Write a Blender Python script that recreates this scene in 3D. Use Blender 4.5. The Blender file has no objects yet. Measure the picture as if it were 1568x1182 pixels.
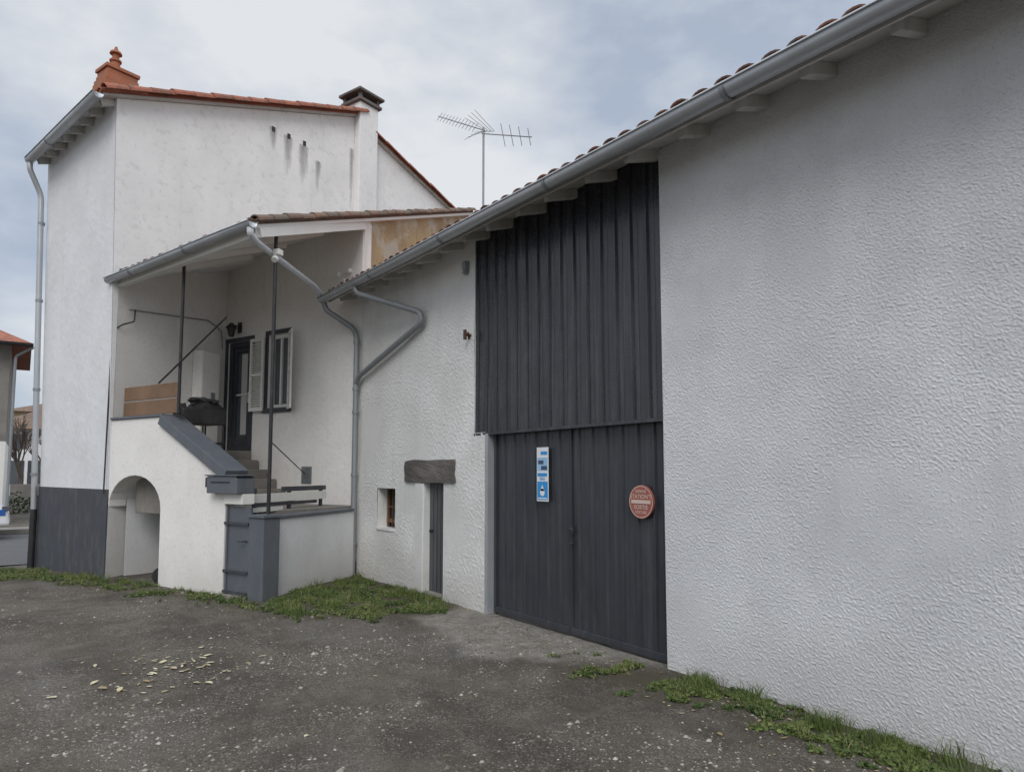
import bpy, bmesh, math, random
from mathutils import Vector, noise, Matrix
random.seed(7)
S=bpy.context.scene
rad=math.radians
# ------------------------------------------------------------------ materials
def M(name):
    m=bpy.data.materials.new(name);m.use_nodes=True
    nt=m.node_tree;b=nt.nodes["Principled BSDF"]
    return m,nt,b
def N(nt,t,**k):
    n=nt.nodes.new(t)
    for a,v in k.items():
        if a in n.inputs: n.inputs[a].default_value=v
        else: setattr(n,a,v)
    return n
def pos(nt): return N(nt,"ShaderNodeNewGeometry").outputs["Position"]
def noi(nt,vec,sc,det=4,rough=.55,sv=None):
    n=N(nt,"ShaderNodeTexNoise");n.inputs["Scale"].default_value=sc;n.inputs["Detail"].default_value=det;n.inputs["Roughness"].default_value=rough
    if sv:
        mp=N(nt,"ShaderNodeMapping");mp.inputs["Scale"].default_value=sv
        nt.links.new(vec,mp.inputs[0]);vec=mp.outputs[0]
    nt.links.new(vec,n.inputs["Vector"]);return n.outputs["Fac"]
def ramp(nt,f,a,b,c0=(0,0,0,1),c1=(1,1,1,1)):
    r=N(nt,"ShaderNodeValToRGB");e=r.color_ramp.elements
    e[0].position=a;e[1].position=b;e[0].color=c0;e[1].color=c1
    nt.links.new(f,r.inputs[0]);return r.outputs[0]
def mix(nt,f,a,b,bt='MIX'):
    m=N(nt,"ShaderNodeMix");m.data_type='RGBA';m.blend_type=bt
    for s,v in ((m.inputs[0],f),(m.inputs[6],a),(m.inputs[7],b)):
        if isinstance(v,(int,float)): s.default_value=v
        elif isinstance(v,tuple): s.default_value=(v[0],v[1],v[2],1)
        else: nt.links.new(v,s)
    return m.outputs[2]
def math_(nt,op,a,b=None):
    m=N(nt,"ShaderNodeMath");m.operation=op
    for i,v in enumerate((a,b)):
        if v is None: continue
        if isinstance(v,(int,float)): m.inputs[i].default_value=v
        else: nt.links.new(v,m.inputs[i])
    return m.outputs[0]
def bump(nt,b,h,dist,st=1.0):
    n=N(nt,"ShaderNodeBump");n.inputs["Distance"].default_value=dist;n.inputs["Strength"].default_value=st
    nt.links.new(h,n.inputs["Height"]);nt.links.new(n.outputs[0],b.inputs["Normal"])
def plaster(name,col,dark,bsc=60,bd=.008,grime=.35,streak=.25,zb=.55,patch=None,pit=.35):
    m,nt,b=M(name);p=pos(nt)
    c=mix(nt,ramp(nt,noi(nt,p,1.3,5,.6),.35,.7),dark,col)
    c=mix(nt,math_(nt,'MULTIPLY',ramp(nt,noi(nt,p,9,4,.7),.45,.8),.35),c,dark)
    st=ramp(nt,noi(nt,p,2.2,5,.6,(3.0,3.0,.22)),.56,.78)
    c=mix(nt,math_(nt,'MULTIPLY',st,streak),c,tuple(x*.62 for x in dark))
    if patch:
        c=mix(nt,ramp(nt,noi(nt,p,1.8,6,.65),.48,.58),c,patch)
    sp=N(nt,"ShaderNodeSeparateXYZ");nt.links.new(p,sp.inputs[0])
    zz=math_(nt,'ADD',sp.outputs[2],math_(nt,'MULTIPLY',noi(nt,p,3,4),-.6))
    if grime:
        g=ramp(nt,math_(nt,'ADD',zz,.5),.05,zb+.4,(1,1,1,1),(0,0,0,1))
        c=mix(nt,math_(nt,'MULTIPLY',g,grime),c,(.34,.30,.24))
    h=noi(nt,p,bsc,4,.7)
    c=mix(nt,math_(nt,'MULTIPLY',ramp(nt,h,.30,.46,(1,1,1,1),(0,0,0,1)),pit),c,tuple(x*.6 for x in dark))
    nt.links.new(c,b.inputs["Base Color"]);b.inputs["Roughness"].default_value=.92
    b.inputs["Specular IOR Level"].default_value=.2
    bump(nt,b,h,bd);return m
def paint(name,col,rough=.45,var=.2,bsc=30,bd=.0008,metal=0,dirt=(.25,.22,.18),da=.15,painted_sheen=None):
    m,nt,b=M(name);p=pos(nt)
    c=mix(nt,noi(nt,p,2.5,4),tuple(x*(1-var) for x in col),tuple(min(1,x*(1+var)) for x in col))
    c=mix(nt,math_(nt,'MULTIPLY',ramp(nt,noi(nt,p,5,6,.7,(1,1,.4)),.5,.75),da),c,dirt)
    if painted_sheen: c=mix(nt,math_(nt,'MULTIPLY',ramp(nt,noi(nt,p,5.5,5,.6,(1,2.2,.16)),.50,.72),.65),c,painted_sheen)  # pale vertical streaks painted into the base colour as sky reflections on sheet metal
    nt.links.new(c,b.inputs["Base Color"])
    r=math_(nt,'ADD',math_(nt,'MULTIPLY',noi(nt,p,6,4),.25),rough-.12)
    nt.links.new(r,b.inputs["Roughness"]);b.inputs["Metallic"].default_value=metal
    bump(nt,b,noi(nt,p,bsc,3),bd);return m
m_barn=plaster("roughcast_white",(.72,.725,.74),(.60,.605,.62),bsc=80,bd=.006,grime=.35,streak=.15,pit=.5)
m_barn2=plaster("roughcast_limewash",(.78,.775,.76),(.66,.655,.63),bsc=48,bd=.008,grime=.4,streak=.22)
m_house=plaster("render_white",(.79,.795,.81),(.70,.705,.71),bsc=30,bd=.004,grime=.35,streak=.15)
m_gable=plaster("gable_render",(.83,.825,.815),(.74,.735,.725),bsc=8,bd=.006,grime=.0,streak=.22)
m_porch=plaster("porch_render",(.83,.81,.78),(.75,.725,.69),bsc=20,bd=.003,grime=.35,streak=.12)
m_yellow=plaster("ochre_render",(.52,.39,.22),(.36,.26,.16),bsc=14,bd=.012,grime=0,streak=.6,patch=(.50,.45,.36))
m_plinth=paint("plinth_grey_paint",(.055,.06,.072),.8,.2,30,.003,da=.3)
m_anth=paint("anthracite_sheet",(.026,.029,.036),.27,.25,20,.0006,da=.16,dirt=(.10,.10,.10),painted_sheen=(.075,.08,.09))
m_anth2=paint("anthracite_door_sheet",(.036,.040,.048),.38,.25,20,.0008,da=.3,dirt=(.10,.10,.095),painted_sheen=(.07,.075,.083))
m_grey=paint("grey_blue_paint",(.10,.112,.13),.5,.15,da=.25)
m_door=paint("grey_door_paint",(.075,.078,.085),.5,.15,da=.25)
m_dgrey=paint("dark_grey_paint",(.045,.05,.06),.5,.2,da=.2)
m_zinc=paint("zinc",(.46,.48,.50),.40,.15,12,.001,metal=.45,da=.3,dirt=(.25,.25,.24))
m_zincl=paint("zinc_light",(.62,.64,.67),.45,.1,12,.001,metal=.2,da=.2,dirt=(.3,.3,.29))
m_zincd=paint("zinc_dark",(.27,.285,.30),.5,.15,12,.001,metal=.3,da=.3,dirt=(.15,.15,.14))
m_wood=paint("eaves_boards",(.54,.53,.50),.8,.2,14,.002,da=.5)
m_white=paint("white_paint",(.76,.75,.71),.5,.05,da=.12)
m_black=paint("black_iron",(.02,.02,.022),.5,.3,da=.2)
m_rust=paint("rusty_iron",(.10,.05,.03),.8,.4,40,.003,da=.4,dirt=(.04,.03,.025))
m_stone=plaster("volcanic_stone",(.22,.20,.185),(.11,.10,.095),bsc=28,bd=.025,grime=0)
m_step=plaster("step_stone",(.30,.28,.25),(.19,.18,.165),bsc=30,bd=.006,grime=0)
m_brownwood=paint("varnished_board",(.19,.11,.06),.55,.4,da=.4,dirt=(.08,.055,.035))
m_brick=paint("brick",(.34,.13,.07),.85,.3,25,.004,da=.3)
def tile(name,a,bb,moss):
    m,nt,b=M(name);p=pos(nt)
    v=N(nt,"ShaderNodeTexVoronoi");v.inputs["Scale"].default_value=4.5;nt.links.new(p,v.inputs["Vector"])
    sc=N(nt,"ShaderNodeSeparateColor");nt.links.new(v.outputs["Color"],sc.inputs[0])
    c=mix(nt,sc.outputs[0],a,bb)
    c=mix(nt,ramp(nt,noi(nt,p,7,6,.7),.50,.64),c,moss)
    nt.links.new(c,b.inputs["Base Color"]);b.inputs["Roughness"].default_value=.9
    bump(nt,b,noi(nt,p,40,4),.006);return m
m_tile=tile("terracotta_tile",(.36,.13,.08),(.24,.085,.055),(.15,.085,.06))
m_tileo=tile("old_canal_tile",(.29,.125,.08),(.17,.085,.06),(.13,.105,.085))
m_tilem=tile("mossy_canal_tile",(.22,.13,.085),(.13,.09,.07),(.12,.115,.09))
def glass(name,col):
    m,nt,b=M(name);p=pos(nt)
    c=mix(nt,noi(nt,p,3,3),tuple(x*.7 for x in col),col);nt.links.new(c,b.inputs["Base Color"])
    b.inputs["Roughness"].default_value=.06;b.inputs["Specular IOR Level"].default_value=.8;return m
m_glass=glass("window_glass",(.10,.11,.12))
m_curt=paint("curtain",(.55,.55,.53),.9,.1)
# ------------------------------------------------------------------ geometry helpers
def top(name):
    e=bpy.data.objects.new(name,None);S.collection.objects.link(e);return e
def mesh(name,v,f,mat,parent=None,smooth=False,bev=0,sol=0):
    me=bpy.data.meshes.new(name);me.from_pydata([tuple(x) for x in v],[],f);me.materials.append(mat)
    if smooth:
        for p in me.polygons:p.use_smooth=True
    o=bpy.data.objects.new(name,me);S.collection.objects.link(o)
    if parent:o.parent=parent
    if bev:
        b=o.modifiers.new("b",'BEVEL');b.width=bev;b.segments=2;b.limit_method='ANGLE'
    if sol:
        b=o.modifiers.new("s",'SOLIDIFY');b.thickness=sol;b.offset=0
    return o
class Fr:
    def __init__(s,P,az,out):
        s.P=P;a=rad(az);s.e=(math.sin(a),math.cos(a))
        l=(-math.cos(a),math.sin(a));s.n=l if out>0 else (-l[0],-l[1])
    def __call__(s,t,z,n=0.):
        return Vector((s.P[0]+s.e[0]*t+s.n[0]*n,s.P[1]+s.e[1]*t+s.n[1]*n,z))
class B:
    def __init__(s): s.v=[];s.f=[]
    def box(s,fr,a,b,z0,z1,n0,n1):
        i=len(s.v)
        for n in(n0,n1):
            for (t,z) in((a,z0),(b,z0),(b,z1),(a,z1)): s.v.append(fr(t,z,n))
        for q in((0,1,2,3),(7,6,5,4),(0,4,5,1),(1,5,6,2),(2,6,7,3),(3,7,4,0)): s.f.append(tuple(i+k for k in q))
        return s
    def beam(s,p0,p1,w,h,up=(0,0,1)):
        p0=Vector(p0);p1=Vector(p1);d=(p1-p0).normalized();sd=d.cross(Vector(up)).normalized();u=sd.cross(d)
        i=len(s.v)
        for p in(p0,p1):
            for a,c in((-1,-1),(1,-1),(1,1),(-1,1)): s.v.append(p+sd*(a*w/2)+u*(c*h/2))
        for q in((0,1,2,3),(7,6,5,4),(0,4,5,1),(1,5,6,2),(2,6,7,3),(3,7,4,0)): s.f.append(tuple(i+k for k in q))
        return s
    def cyl(s,p0,p1,r,r2=None,seg=14):
        p0=Vector(p0);p1=Vector(p1);r2=r if r2 is None else r2;d=(p1-p0).normalized()
        x=d.orthogonal().normalized();y=d.cross(x);i=len(s.v)
        for p,q in((p0,r),(p1,r2)):
            for k in range(seg):
                a=2*math.pi*k/seg;s.v.append(p+x*(q*math.cos(a))+y*(q*math.sin(a)))
        for k in range(seg): s.f.append((i+k,i+(k+1)%seg,i+seg+(k+1)%seg,i+seg+k))
        s.f.append(tuple(i+k for k in range(seg))[::-1]);s.f.append(tuple(i+seg+k for k in range(seg)));return s
    def prism(s,bot,topp):
        i=len(s.v);n=len(bot);s.v+=[Vector(x) for x in bot]+[Vector(x) for x in topp]
        s.f.append(tuple(range(i,i+n))[::-1]);s.f.append(tuple(range(i+n,i+2*n)))
        for k in range(n): s.f.append((i+k,i+(k+1)%n,i+n+(k+1)%n,i+n+k))
        return s
    def obj(s,name,mat,parent=None,bev=0,smooth=False): return mesh(name,s.v,s.f,mat,parent,smooth,bev)
def lines(a,b,res,br):
    pts=sorted(set([a,b]+[x for x in br if a<x<b]));o=[]
    for i in range(len(pts)-1):
        n=max(1,round((pts[i+1]-pts[i])/res))
        o+=[pts[i]+(pts[i+1]-pts[i])*k/n for k in range(n)]
    return o+[pts[-1]]
def gridwall(name,fr,s0,s1,z0,z1,res,ops,amp,freq,mat,parent,depth=.25,lean=None,noreveal=(),wob=1.5):
    ss=lines(s0,s1,res,[o[0] for o in ops]+[o[1] for o in ops]);zs=lines(z0,z1,res,[o[2] for o in ops]+[o[3] for o in ops])
    v=[];f=[]
    for z in zs:
        for t in ss:
            q=fr(t,z)
            edge=min(t-s0,s1-t)<res*.6
            d=.004+(0 if edge else amp*(max(0,noise.noise(q*freq)+.15)*1.0+.5*abs(noise.noise(q*freq*2.1)))) + amp*wob*max(-.4,noise.noise(q*1.1))*(0 if edge else 1)
            v.append(fr(t,z,max(.002,d)+(lean(z) if lean else 0)))
    W=len(ss)
    for j in range(len(zs)-1):
        for i in range(W-1):
            c=((ss[i]+ss[i+1])/2,(zs[j]+zs[j+1])/2)
            if any(o[0]<c[0]<o[1] and o[2]<c[1]<o[3] for o in ops): continue
            f.append((j*W+i,j*W+i+1,(j+1)*W+i+1,(j+1)*W+i))
    o=mesh(name,v,f,mat,parent,smooth=False)
    b=B()
    for k,(a,c,d,e) in enumerate(ops):
        if k in noreveal: continue
        i=len(b.v)
        for n in(.006,-depth):
            for (t,z) in((a,d),(c,d),(c,e),(a,e)): b.v.append(fr(t,z,n))
        b.f+=[(i,i+4,i+5,i+1),(i+1,i+5,i+6,i+2),(i+2,i+6,i+7,i+3),(i+3,i+7,i+4,i)]
    if b.v: b.obj(name+"_reveals",mat,parent)
    return o
def pipe(name,pts,r,mat,parent,res=3):
    cu=bpy.data.curves.new(name,'CURVE');cu.dimensions='3D';cu.bevel_depth=r;cu.bevel_resolution=res;cu.use_fill_caps=True
    P=[Vector(p) for p in pts];Q=[P[0]]
    for i in range(1,len(P)-1):
        a=(P[i-1]-P[i]);c=(P[i+1]-P[i]);k=min(r*2.0,a.length*.4,c.length*.4)
        A=P[i]+a.normalized()*k;C=P[i]+c.normalized()*k
        for t in(0,.33,.67,1): Q.append(A*(1-t)**2+P[i]*2*t*(1-t)+C*t*t)
    Q.append(P[-1])
    sp=cu.splines.new('POLY');sp.points.add(len(Q)-1)
    for i,q in enumerate(Q): sp.points[i].co=(q.x,q.y,q.z,1)
    cu.materials.append(mat);o=bpy.data.objects.new(name,cu);S.collection.objects.link(o);o.parent=parent;return o
def collars(name,pts,r,mat,parent):
    b=B()
    for p,d in pts:
        p=Vector(p);d=Vector(d).normalized();b.cyl(p-d*.025,p+d*.025,r)
    return b.obj(name,mat,parent)
def gutter(name,p0,p1,r,mat,parent):
    p0=Vector(p0);p1=Vector(p1);d=(p1-p0).normalized();sd=d.cross(Vector((0,0,1))).normalized();u=Vector((0,0,1))
    v=[];f=[];n=12;L=(p1-p0).length;k=max(1,int(L/1.0))
    prof=[]
    for i in range(n+1):
        a=math.pi+math.pi*i/n;prof.append((math.cos(a)*r,math.sin(a)*r))
    prof=[(-r-.012,.006),(-r-.012,.02),(-r,.02)]+prof+[(r,.02),(r+.012,.02),(r+.012,.006)]
    m=len(prof)
    for j in range(k+1):
        c=p0.lerp(p1,j/k)
        for a,z in prof: v.append(c+sd*a+u*(z+.004*math.sin(j*1.7)))
    for j in range(k):
        for i in range(m-1): f.append((j*m+i,j*m+i+1,(j+1)*m+i+1,(j+1)*m+i))
    f.append(tuple(range(3,m-3)));f.append(tuple(k*m+x for x in range(3,m-3)))
    mesh(name,v,f,mat,parent,smooth=True,sol=.004)
    v=[];f=[];ns=max(1,int(L/2.0))
    for j in range(1,ns+1):
        c=p0+d*(L*j/(ns+.5))
        i=len(v)
        for e in(-.02,.02):
            for q in range(n+1):
                a=math.pi+math.pi*q/n;v.append(c+d*e+sd*(math.cos(a)*(r+.009))+u*math.sin(a)*(r+.009))
        for q in range(n): f.append((i+q,i+q+1,i+n+2+q,i+n+1+q))
    mesh(name+"_joints",v,f,m_zincd,parent,smooth=True)
def tiles(name,O,al,up,wid,length,mat,parent,pitch=.21,amp=.045,course=.36,seg=6,jit=.006):
    O=Vector(O);al=Vector(al).normalized();up=Vector(up).normalized();nrm=al.cross(up).normalized()
    if nrm.z<0:nrm=-nrm
    v=[];f=[];nt_=int(wid/pitch);nc=int(math.ceil(length/course))
    for c in range(nc):
        for t in range(nt_):
            dj=random.uniform(-jit,jit)*2;du=random.uniform(-.02,.02) if c==0 else 0;dl=random.uniform(-.006,.008)
            i=len(v)
            for (uu,lift) in((c*course+du,.014),((c+1)*course+.05,0)):
                for k in range(seg+1):
                    a=math.pi*k/seg
                    x=t*pitch+pitch*.5-math.cos(a)*pitch*.40
                    v.append(O+al*(x+dj)+up*uu+nrm*(math.sin(a)*amp+lift+amp*.35+dl))
            for k in range(seg): f.append((i+k,i+k+1,i+seg+2+k,i+seg+1+k))
            i=len(v)
            for (uu,lift) in((c*course+du-.01,.004),((c+1)*course+.03,-.01)):
                for k in range(5):
                    a=math.pi*k/4
                    v.append(O+al*(t*pitch-math.cos(a)*pitch*.30+dj)+up*uu+nrm*(-math.sin(a)*amp*.6+lift+amp*.5))
            for k in range(4): f.append((i+k,i+k+1,i+6+k,i+5+k))
    return mesh(name,v,f,mat,parent,sol=.012)
def verge(name,p0,p1,r,mat,parent,step=.38):
    p0=Vector(p0);p1=Vector(p1);d=(p1-p0);L=d.length;d.normalize();sd=d.cross(Vector((0,0,1))).normalized();u=sd.cross(d)
    v=[];f=[];n=int(L/step);st=L/n
    for j in range(n):
        i=len(v);jj=random.uniform(-.008,.008)
        for (t,rr) in((j*st,r*1.0),((j+1)*st+.03,r*.86)):
            for k in range(9):
                a=math.pi*k/8;v.append(p0+d*t+sd*(math.cos(a)*rr)+u*(math.sin(a)*rr+jj))
        for k in range(8): f.append((i+k,i+k+1,i+10+k,i+9+k))
    return mesh(name,v,f,mat,parent,sol=.016)

A=(1.12,12.59)
barnF=Fr((4.5,0),0,1);gab=Fr(A,71,-1);fro=Fr(A,-14,1);arc=Fr(A,157.1,-1);low=Fr((2.63,9.3),52.2,-1);dor=Fr((4.5,10.75),-22,1)
# ------------------------------------------------------------------ BARN
barn=top("barn")
gridwall("wall_roughcast_near",barnF,.6,4.12,-.1,4.50,.0105,[],.0058,66,m_barn,barn,wob=2)
gridwall("wall_roughcast_side",barnF,-4,.6,-.1,4.40,.06,[],.006,14,m_barn,barn)
gridwall("wall_roughcast_far",barnF,6.93,10.78,-.1,4.66,.026,[(6.93,7.18,2.12,4.66),(7.93,8.46,-.1,1.5),(9.36,9.98,.80,1.40)],.007,30,m_barn2,barn,depth=.28,noreveal=(0,),wob=3)
b=B()
b.box(barnF,-4,4.12,-.2,4.42,-.45,-.002);b.box(barnF,10.1,10.776,-.2,4.6,-.45,-.002)
b.box(barnF,7.2,7.91,-.2,4.6,-.45,-.002);b.box(barnF,8.48,9.33,-.2,4.6,-.45,-.002)
b.box(barnF,6.9,10.77,1.82,2.1,-.45,-.004);b.box(barnF,7.19,10.77,2.1,4.6,-.45,-.006)
b.obj("wall_core",m_barn2,barn)
B().box(barnF,-4,10.7,-.2,4.6,-6,-5.6).box(barnF,-4.2,-4,-.2,4.3,-6,0).obj("back_walls",m_barn2,barn)
B().box(barnF,4.12,4.125,0,2.12,-.3,0).box(barnF,6.87,6.935,0,2.10,-.2,.012).obj("door_jambs",m_zinc,barn)
def ribbed(name,fr,s0,s1,z0,z1,n,pitch,mat,parent,depth=.022):
    pr=[];t=s0
    while t<s1-.001:
        e=min(t+pitch,s1);w=e-t
        if w<pitch*.9: pr+=[(t,0)]
        else: pr+=[(t,0),(t+w*.40,0),(t+w*.44,.004),(t+w*.48,0),(t+w*.80,0),(t+w*.85,depth),(t+w*.95,depth)]
        t=e
    pr.append((s1,0));v=[];f=[];K_=24
    for j in range(K_+1):
        z=z0+(z1-z0)*j/K_
        for a,d in pr: v.append(fr(a,z,n+d+.009*noise.noise(Vector((a*2.2,z*.8,n*9)))+.003*noise.noise(Vector((a*9,z*1.5,n*9)))))
    m=len(pr)
    for j in range(K_):
        for i in range(m-1): f.append((j*m+i,j*m+i+1,(j+1)*m+i+1,(j+1)*m+i))
    return mesh(name,v,f,mat,parent)
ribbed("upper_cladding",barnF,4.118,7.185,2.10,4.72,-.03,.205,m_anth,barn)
B().box(barnF,4.118,7.2,2.085,2.115,-.12,.005).obj("cladding_drip",m_anth,barn)
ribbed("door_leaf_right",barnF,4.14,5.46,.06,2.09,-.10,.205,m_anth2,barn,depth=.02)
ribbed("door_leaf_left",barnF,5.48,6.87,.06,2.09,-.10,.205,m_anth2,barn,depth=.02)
DN=-.07
b=B();b.box(barnF,4.125,4.17,.03,2.09,-.11,DN);b.box(barnF,5.445,5.467,.03,2.09,-.11,DN-.004);b.box(barnF,5.472,5.495,.03,2.09,-.11,DN-.004);b.box(barnF,6.82,6.86,.03,2.09,-.11,DN)
b.box(barnF,4.17,5.445,.03,.09,-.11,DN+.001);b.box(barnF,5.495,6.82,.03,.09,-.11,DN+.001)
b.obj("door_frames",m_anth2,barn,bev=.004)
B().box(barnF,4.125,6.86,-.05,.03,-.5,-.12).obj("threshold",m_step,barn)
b=B();b.box(barnF,5.42,5.445,1.02,1.10,DN,DN+.01);b.cyl(barnF(5.43,1.08,DN+.01),barnF(5.43,1.08,DN+.04),.007);b.cyl(barnF(5.43,1.08,DN+.04),barnF(5.37,1.07,DN+.04),.008)
b.cyl(barnF(5.43,.93,DN),barnF(5.43,.93,DN+.02),.014)
b.obj("door_handle",m_dgrey,barn)
B().box(barnF,4.0,7.0,.0,2.1,-.5,-.46).obj("dark_interior",m_black,barn)
bm=bmesh.new();bmesh.ops.create_cube(bm,size=1);bmesh.ops.subdivide_edges(bm,edges=bm.edges[:],cuts=7,use_grid_fill=True)
for q in bm.verts:
    c=q.co.copy();c=Vector((c.x*.235-.0825,c.y*1.40,c.z*.30))
    nn=noise.noise(Vector((c.x*9,c.y*5,c.z*9)))*.02+noise.noise(Vector((c.x*20,c.y*14,c.z*20)))*.008
    c.z+=nn*1.0*(1 if c.z>0 else .5);c.y+=nn*(1 if c.y>0 else -1);c.x-=nn*.6
    q.co=barnF(8.32+c.y,1.655+c.z,-.0825-c.x-.0825)
me=bpy.data.meshes.new("stone_lintel");bm.to_mesh(me);bm.free();me.materials.append(m_stone)
o=bpy.data.objects.new("stone_lintel",me);S.collection.objects.link(o);o.parent=barn
B().box(barnF,8.463,8.72,-.05,1.497,-.2,.022).obj("door_jamb_stone",m_barn2,barn,bev=.02)
B().box(barnF,7.935,8.455,.04,1.49,-.12,-.08).obj("small_door",m_door,barn)
b=B()
for i in range(1,5): b.box(barnF,7.94+i*.102-.003,7.94+i*.102+.003,.05,1.48,-.079,-.076)
b.obj("small_door_grooves",m_black,barn)
B().cyl(barnF(8.38,.85,-.08),barnF(8.38,.85,-.04),.02).obj("small_door_knob",m_black,barn)
B().box(barnF,7.935,8.455,-.05,.05,-.2,.03).obj("small_door_step",m_step,barn,bev=.01)
b=B();b.box(barnF,9.37,9.97,.81,1.39,-.33,-.20);b.obj("small_window_back",m_black,barn)
b=B();b.box(barnF,9.365,9.40,.82,1.38,-.19,-.15);b.box(barnF,9.94,9.975,.82,1.38,-.19,-.15);b.box(barnF,9.40,9.94,.88,.93,-.19,-.13);b.box(barnF,9.40,9.94,1.10,1.12,-.19,-.16)
b.obj("small_window_frame",m_brownwood,barn)
b=B()
for i in range(4): b.cyl(barnF(9.48+i*.12,.82,-.12),barnF(9.48+i*.12,1.38,-.12),.008,seg=8)
b.obj("small_window_bars",m_rust,barn)
B().box(barnF,9.34,10.0,.765,.797,-.2,.02).obj("small_window_sill",m_barn2,barn,bev=.008)
b=B();b.box(barnF,7.32,7.40,4.20,4.30,.0,.07);b.cyl(barnF(7.36,4.20,.03),barnF(7.36,4.14,.05),.035)
b.obj("wall_spotlight",m_zincd,barn,bev=.006)
b=B();b.cyl(barnF(7.26,3.34,0),barnF(7.26,3.34,.12),.016);b.cyl(barnF(7.26,3.28,.10),barnF(7.26,3.40,.10),.022);b.cyl(barnF(7.32,3.30,0),barnF(7.22,3.36,.08),.014)
b.obj("hoist_hook",m_rust,barn)
sl=.30
def bz(x,y=5.): return 4.54+sl*(x-4.03)-.021*(11-y)
v=[(4.03,-4.2),(4.03,11.08),(4.42,10.98),(9.6,14.8),(9.6,-4.2)]
B().prism([(x,y,bz(x,y)-.02) for x,y in v],[(x,y,bz(x,y)+.03) for x,y in v]).obj("roof_deck",m_wood,barn)
tiles("roof_tiles",(3.975,-4.1,bz(3.975,-4.1)+.034),(0,15.1,.021*15.1),(1,0,sl),15.1,.8,m_tileo,barn,amp=.036,pitch=.195)
v=[(4.4,-4.2),(4.4,10.98),(9.6,14.8),(9.6,-4.2)]
b=B();b.prism([(x,y,bz(x,y)+.03) for x,y in v],[(x,y,bz(x,y)+.07) for x,y in v]);b.obj("roof_upper",m_tileo,barn)
b=B();y=-3.7
while y<10.9:
    x1=4.15+random.uniform(-.02,.03);yy=y+random.uniform(-.04,.04)
    b.beam(Vector((4.75,yy,bz(4.75,yy)-.068)),Vector((x1,yy,bz(x1,yy)-.068)),random.uniform(.065,.085),.095);y+=.56
b.obj("rafter_ends",m_wood,barn,bev=.008)
b=B();b.beam((4.045,-4.2,bz(4.045,-4.2)-.05),(4.045,11.05,bz(4.045,11.05)-.05),.02,.07);b.obj("eaves_board",m_wood,barn)
gutter("gutter",(3.955,11.16,4.52),(3.955,-4.2,4.52-.021*15.3),.068,m_zinc,barn)
pipe("downpipe",[(3.955,11.05,4.48),(3.97,11.0,4.32),(4.40,10.82,4.02),(4.41,10.72,3.85),(4.41,10.72,.0)],.045,m_zincd,barn)
pipe("downpipe_branch",[(3.955,9.75,4.46),(3.98,9.7,4.32),(4.40,8.45,3.85),(4.41,8.42,3.70),(4.41,10.60,3.20),(4.41,10.72,3.08)],.042,m_zincd,barn)
collars("pipe_collars",[((4.41,10.72,z),(0,0,1)) for z in(3.0,2.62,1.6,.5,3.78)],.056,m_zincd,barn)
# ------------------------------------------------------------------ TALL HOUSE
house=top("village_house")
def rp(x,y): return 4.84+.395*(x-2.25)+.118*(y-9.0)
K=dor(3.65,0);FL=3.45
def lean(z): return max(0,z-1.37)/6.5*.17
def ztop(s): return 7.76+.365*s if s<5.2 else 9.22-.326*(s-5.45)
fd=Vector((fro.e[0],fro.e[1],0))
sl_=[(-lean(4.74)+.003,4.70),(9,8.0),(9,ztop(9)),(5.2,ztop(5.2001)),(5.2,ztop(5.19)),(-lean(7.76)+.003,7.76-.06)]
bt=[gab(s,z) for s,z in sl_];tp=[p+fd*(FL-.01) for p in bt]
B().prism(bt,tp).obj("upper_walls",m_gable,house)
KK=(K.x,K.y)
a0=gab(0,0);k0=Vector((KK[0],KK[1],0));k1=k0+Vector((4.5,1.55,0));c1=gab(8,0)+fd*FL;c0=a0+fd*FL
foot=[a0,k0,k1,c1,c0];tops=[4.74,5.68,6.6,6.6,4.74]
B().prism([(p.x,p.y,-.4) for p in foot],[(p.x,p.y,t) for p,t in zip(foot,tops)]).obj("lower_walls",m_porch,house)
gridwall("front_wall",fro,0,FL,1.37,7.70,.08,[],.004,9,m_house,house,lean=lean)
mesh("front_wall_corner",[gab(.002,1.37,.003),gab(-lean(1.37)-.004,1.37,.003),gab(-lean(4.9)-.004,4.9,.003),gab(.002,4.9,.003)],[(0,1,2,3)],m_house,house)
B().box(fro,-.0,FL+.02,-.45,1.37,0.001,.02).obj("plinth",m_plinth,house)
def rpt(s,t,dz=0):
    p=gab(s,7.76+.365*s if s<5.1 else ztop(s));p=p+fd*t;p.z+=dz;return p
def slab(name,s0,s1,t0,t1,z0,z1,mat):
    q=[rpt(s0,t0),rpt(s1,t0),rpt(s1,t1),rpt(s0,t1)]
    B().prism([(p.x,p.y,p.z+z0) for p in q],[(p.x,p.y,p.z+z1) for p in q]).obj(name,mat,house)
slab("roof_boards_front",-.40,5.09,-.08,FL+.06,.005,.045,m_wood)
slab("roof_tiles_front",-.42,5.09,-.12,FL+.08,.047,.12,m_tile)
slab("roof_boards_back",5.201,9.4,-.08,FL+.12,.005,.045,m_wood)
slab("roof_tiles_back",5.201,9.5,-.12,FL+.15,.047,.10,m_tile)
o=rpt(-.43,-.1,.07);tiles("eaves_tiles",o,fd,(rpt(0,0)-rpt(-.5,0)),FL+.2,.7,m_tile,house)
verge("verge_tiles_front",rpt(-.40,-.12,.07),rpt(5.05,-.12,.07),.105,m_tile,house)
verge("verge_tiles_back",rpt(5.3,-.10,.05),rpt(9.4,-.10,.05),.08,m_tile,house)
GO=-.49
g0=rpt(GO,-.15,.01);g1=rpt(GO,FL-.0,.01)
gutter("gutter_front",g0,g1,.08,m_zinc,house)
b=B()
for i in range(8):
    t=.1+i*.46;b.beam(rpt(-.38,t,-.055),rpt(.1,t,-.055),.07,.11)
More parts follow.
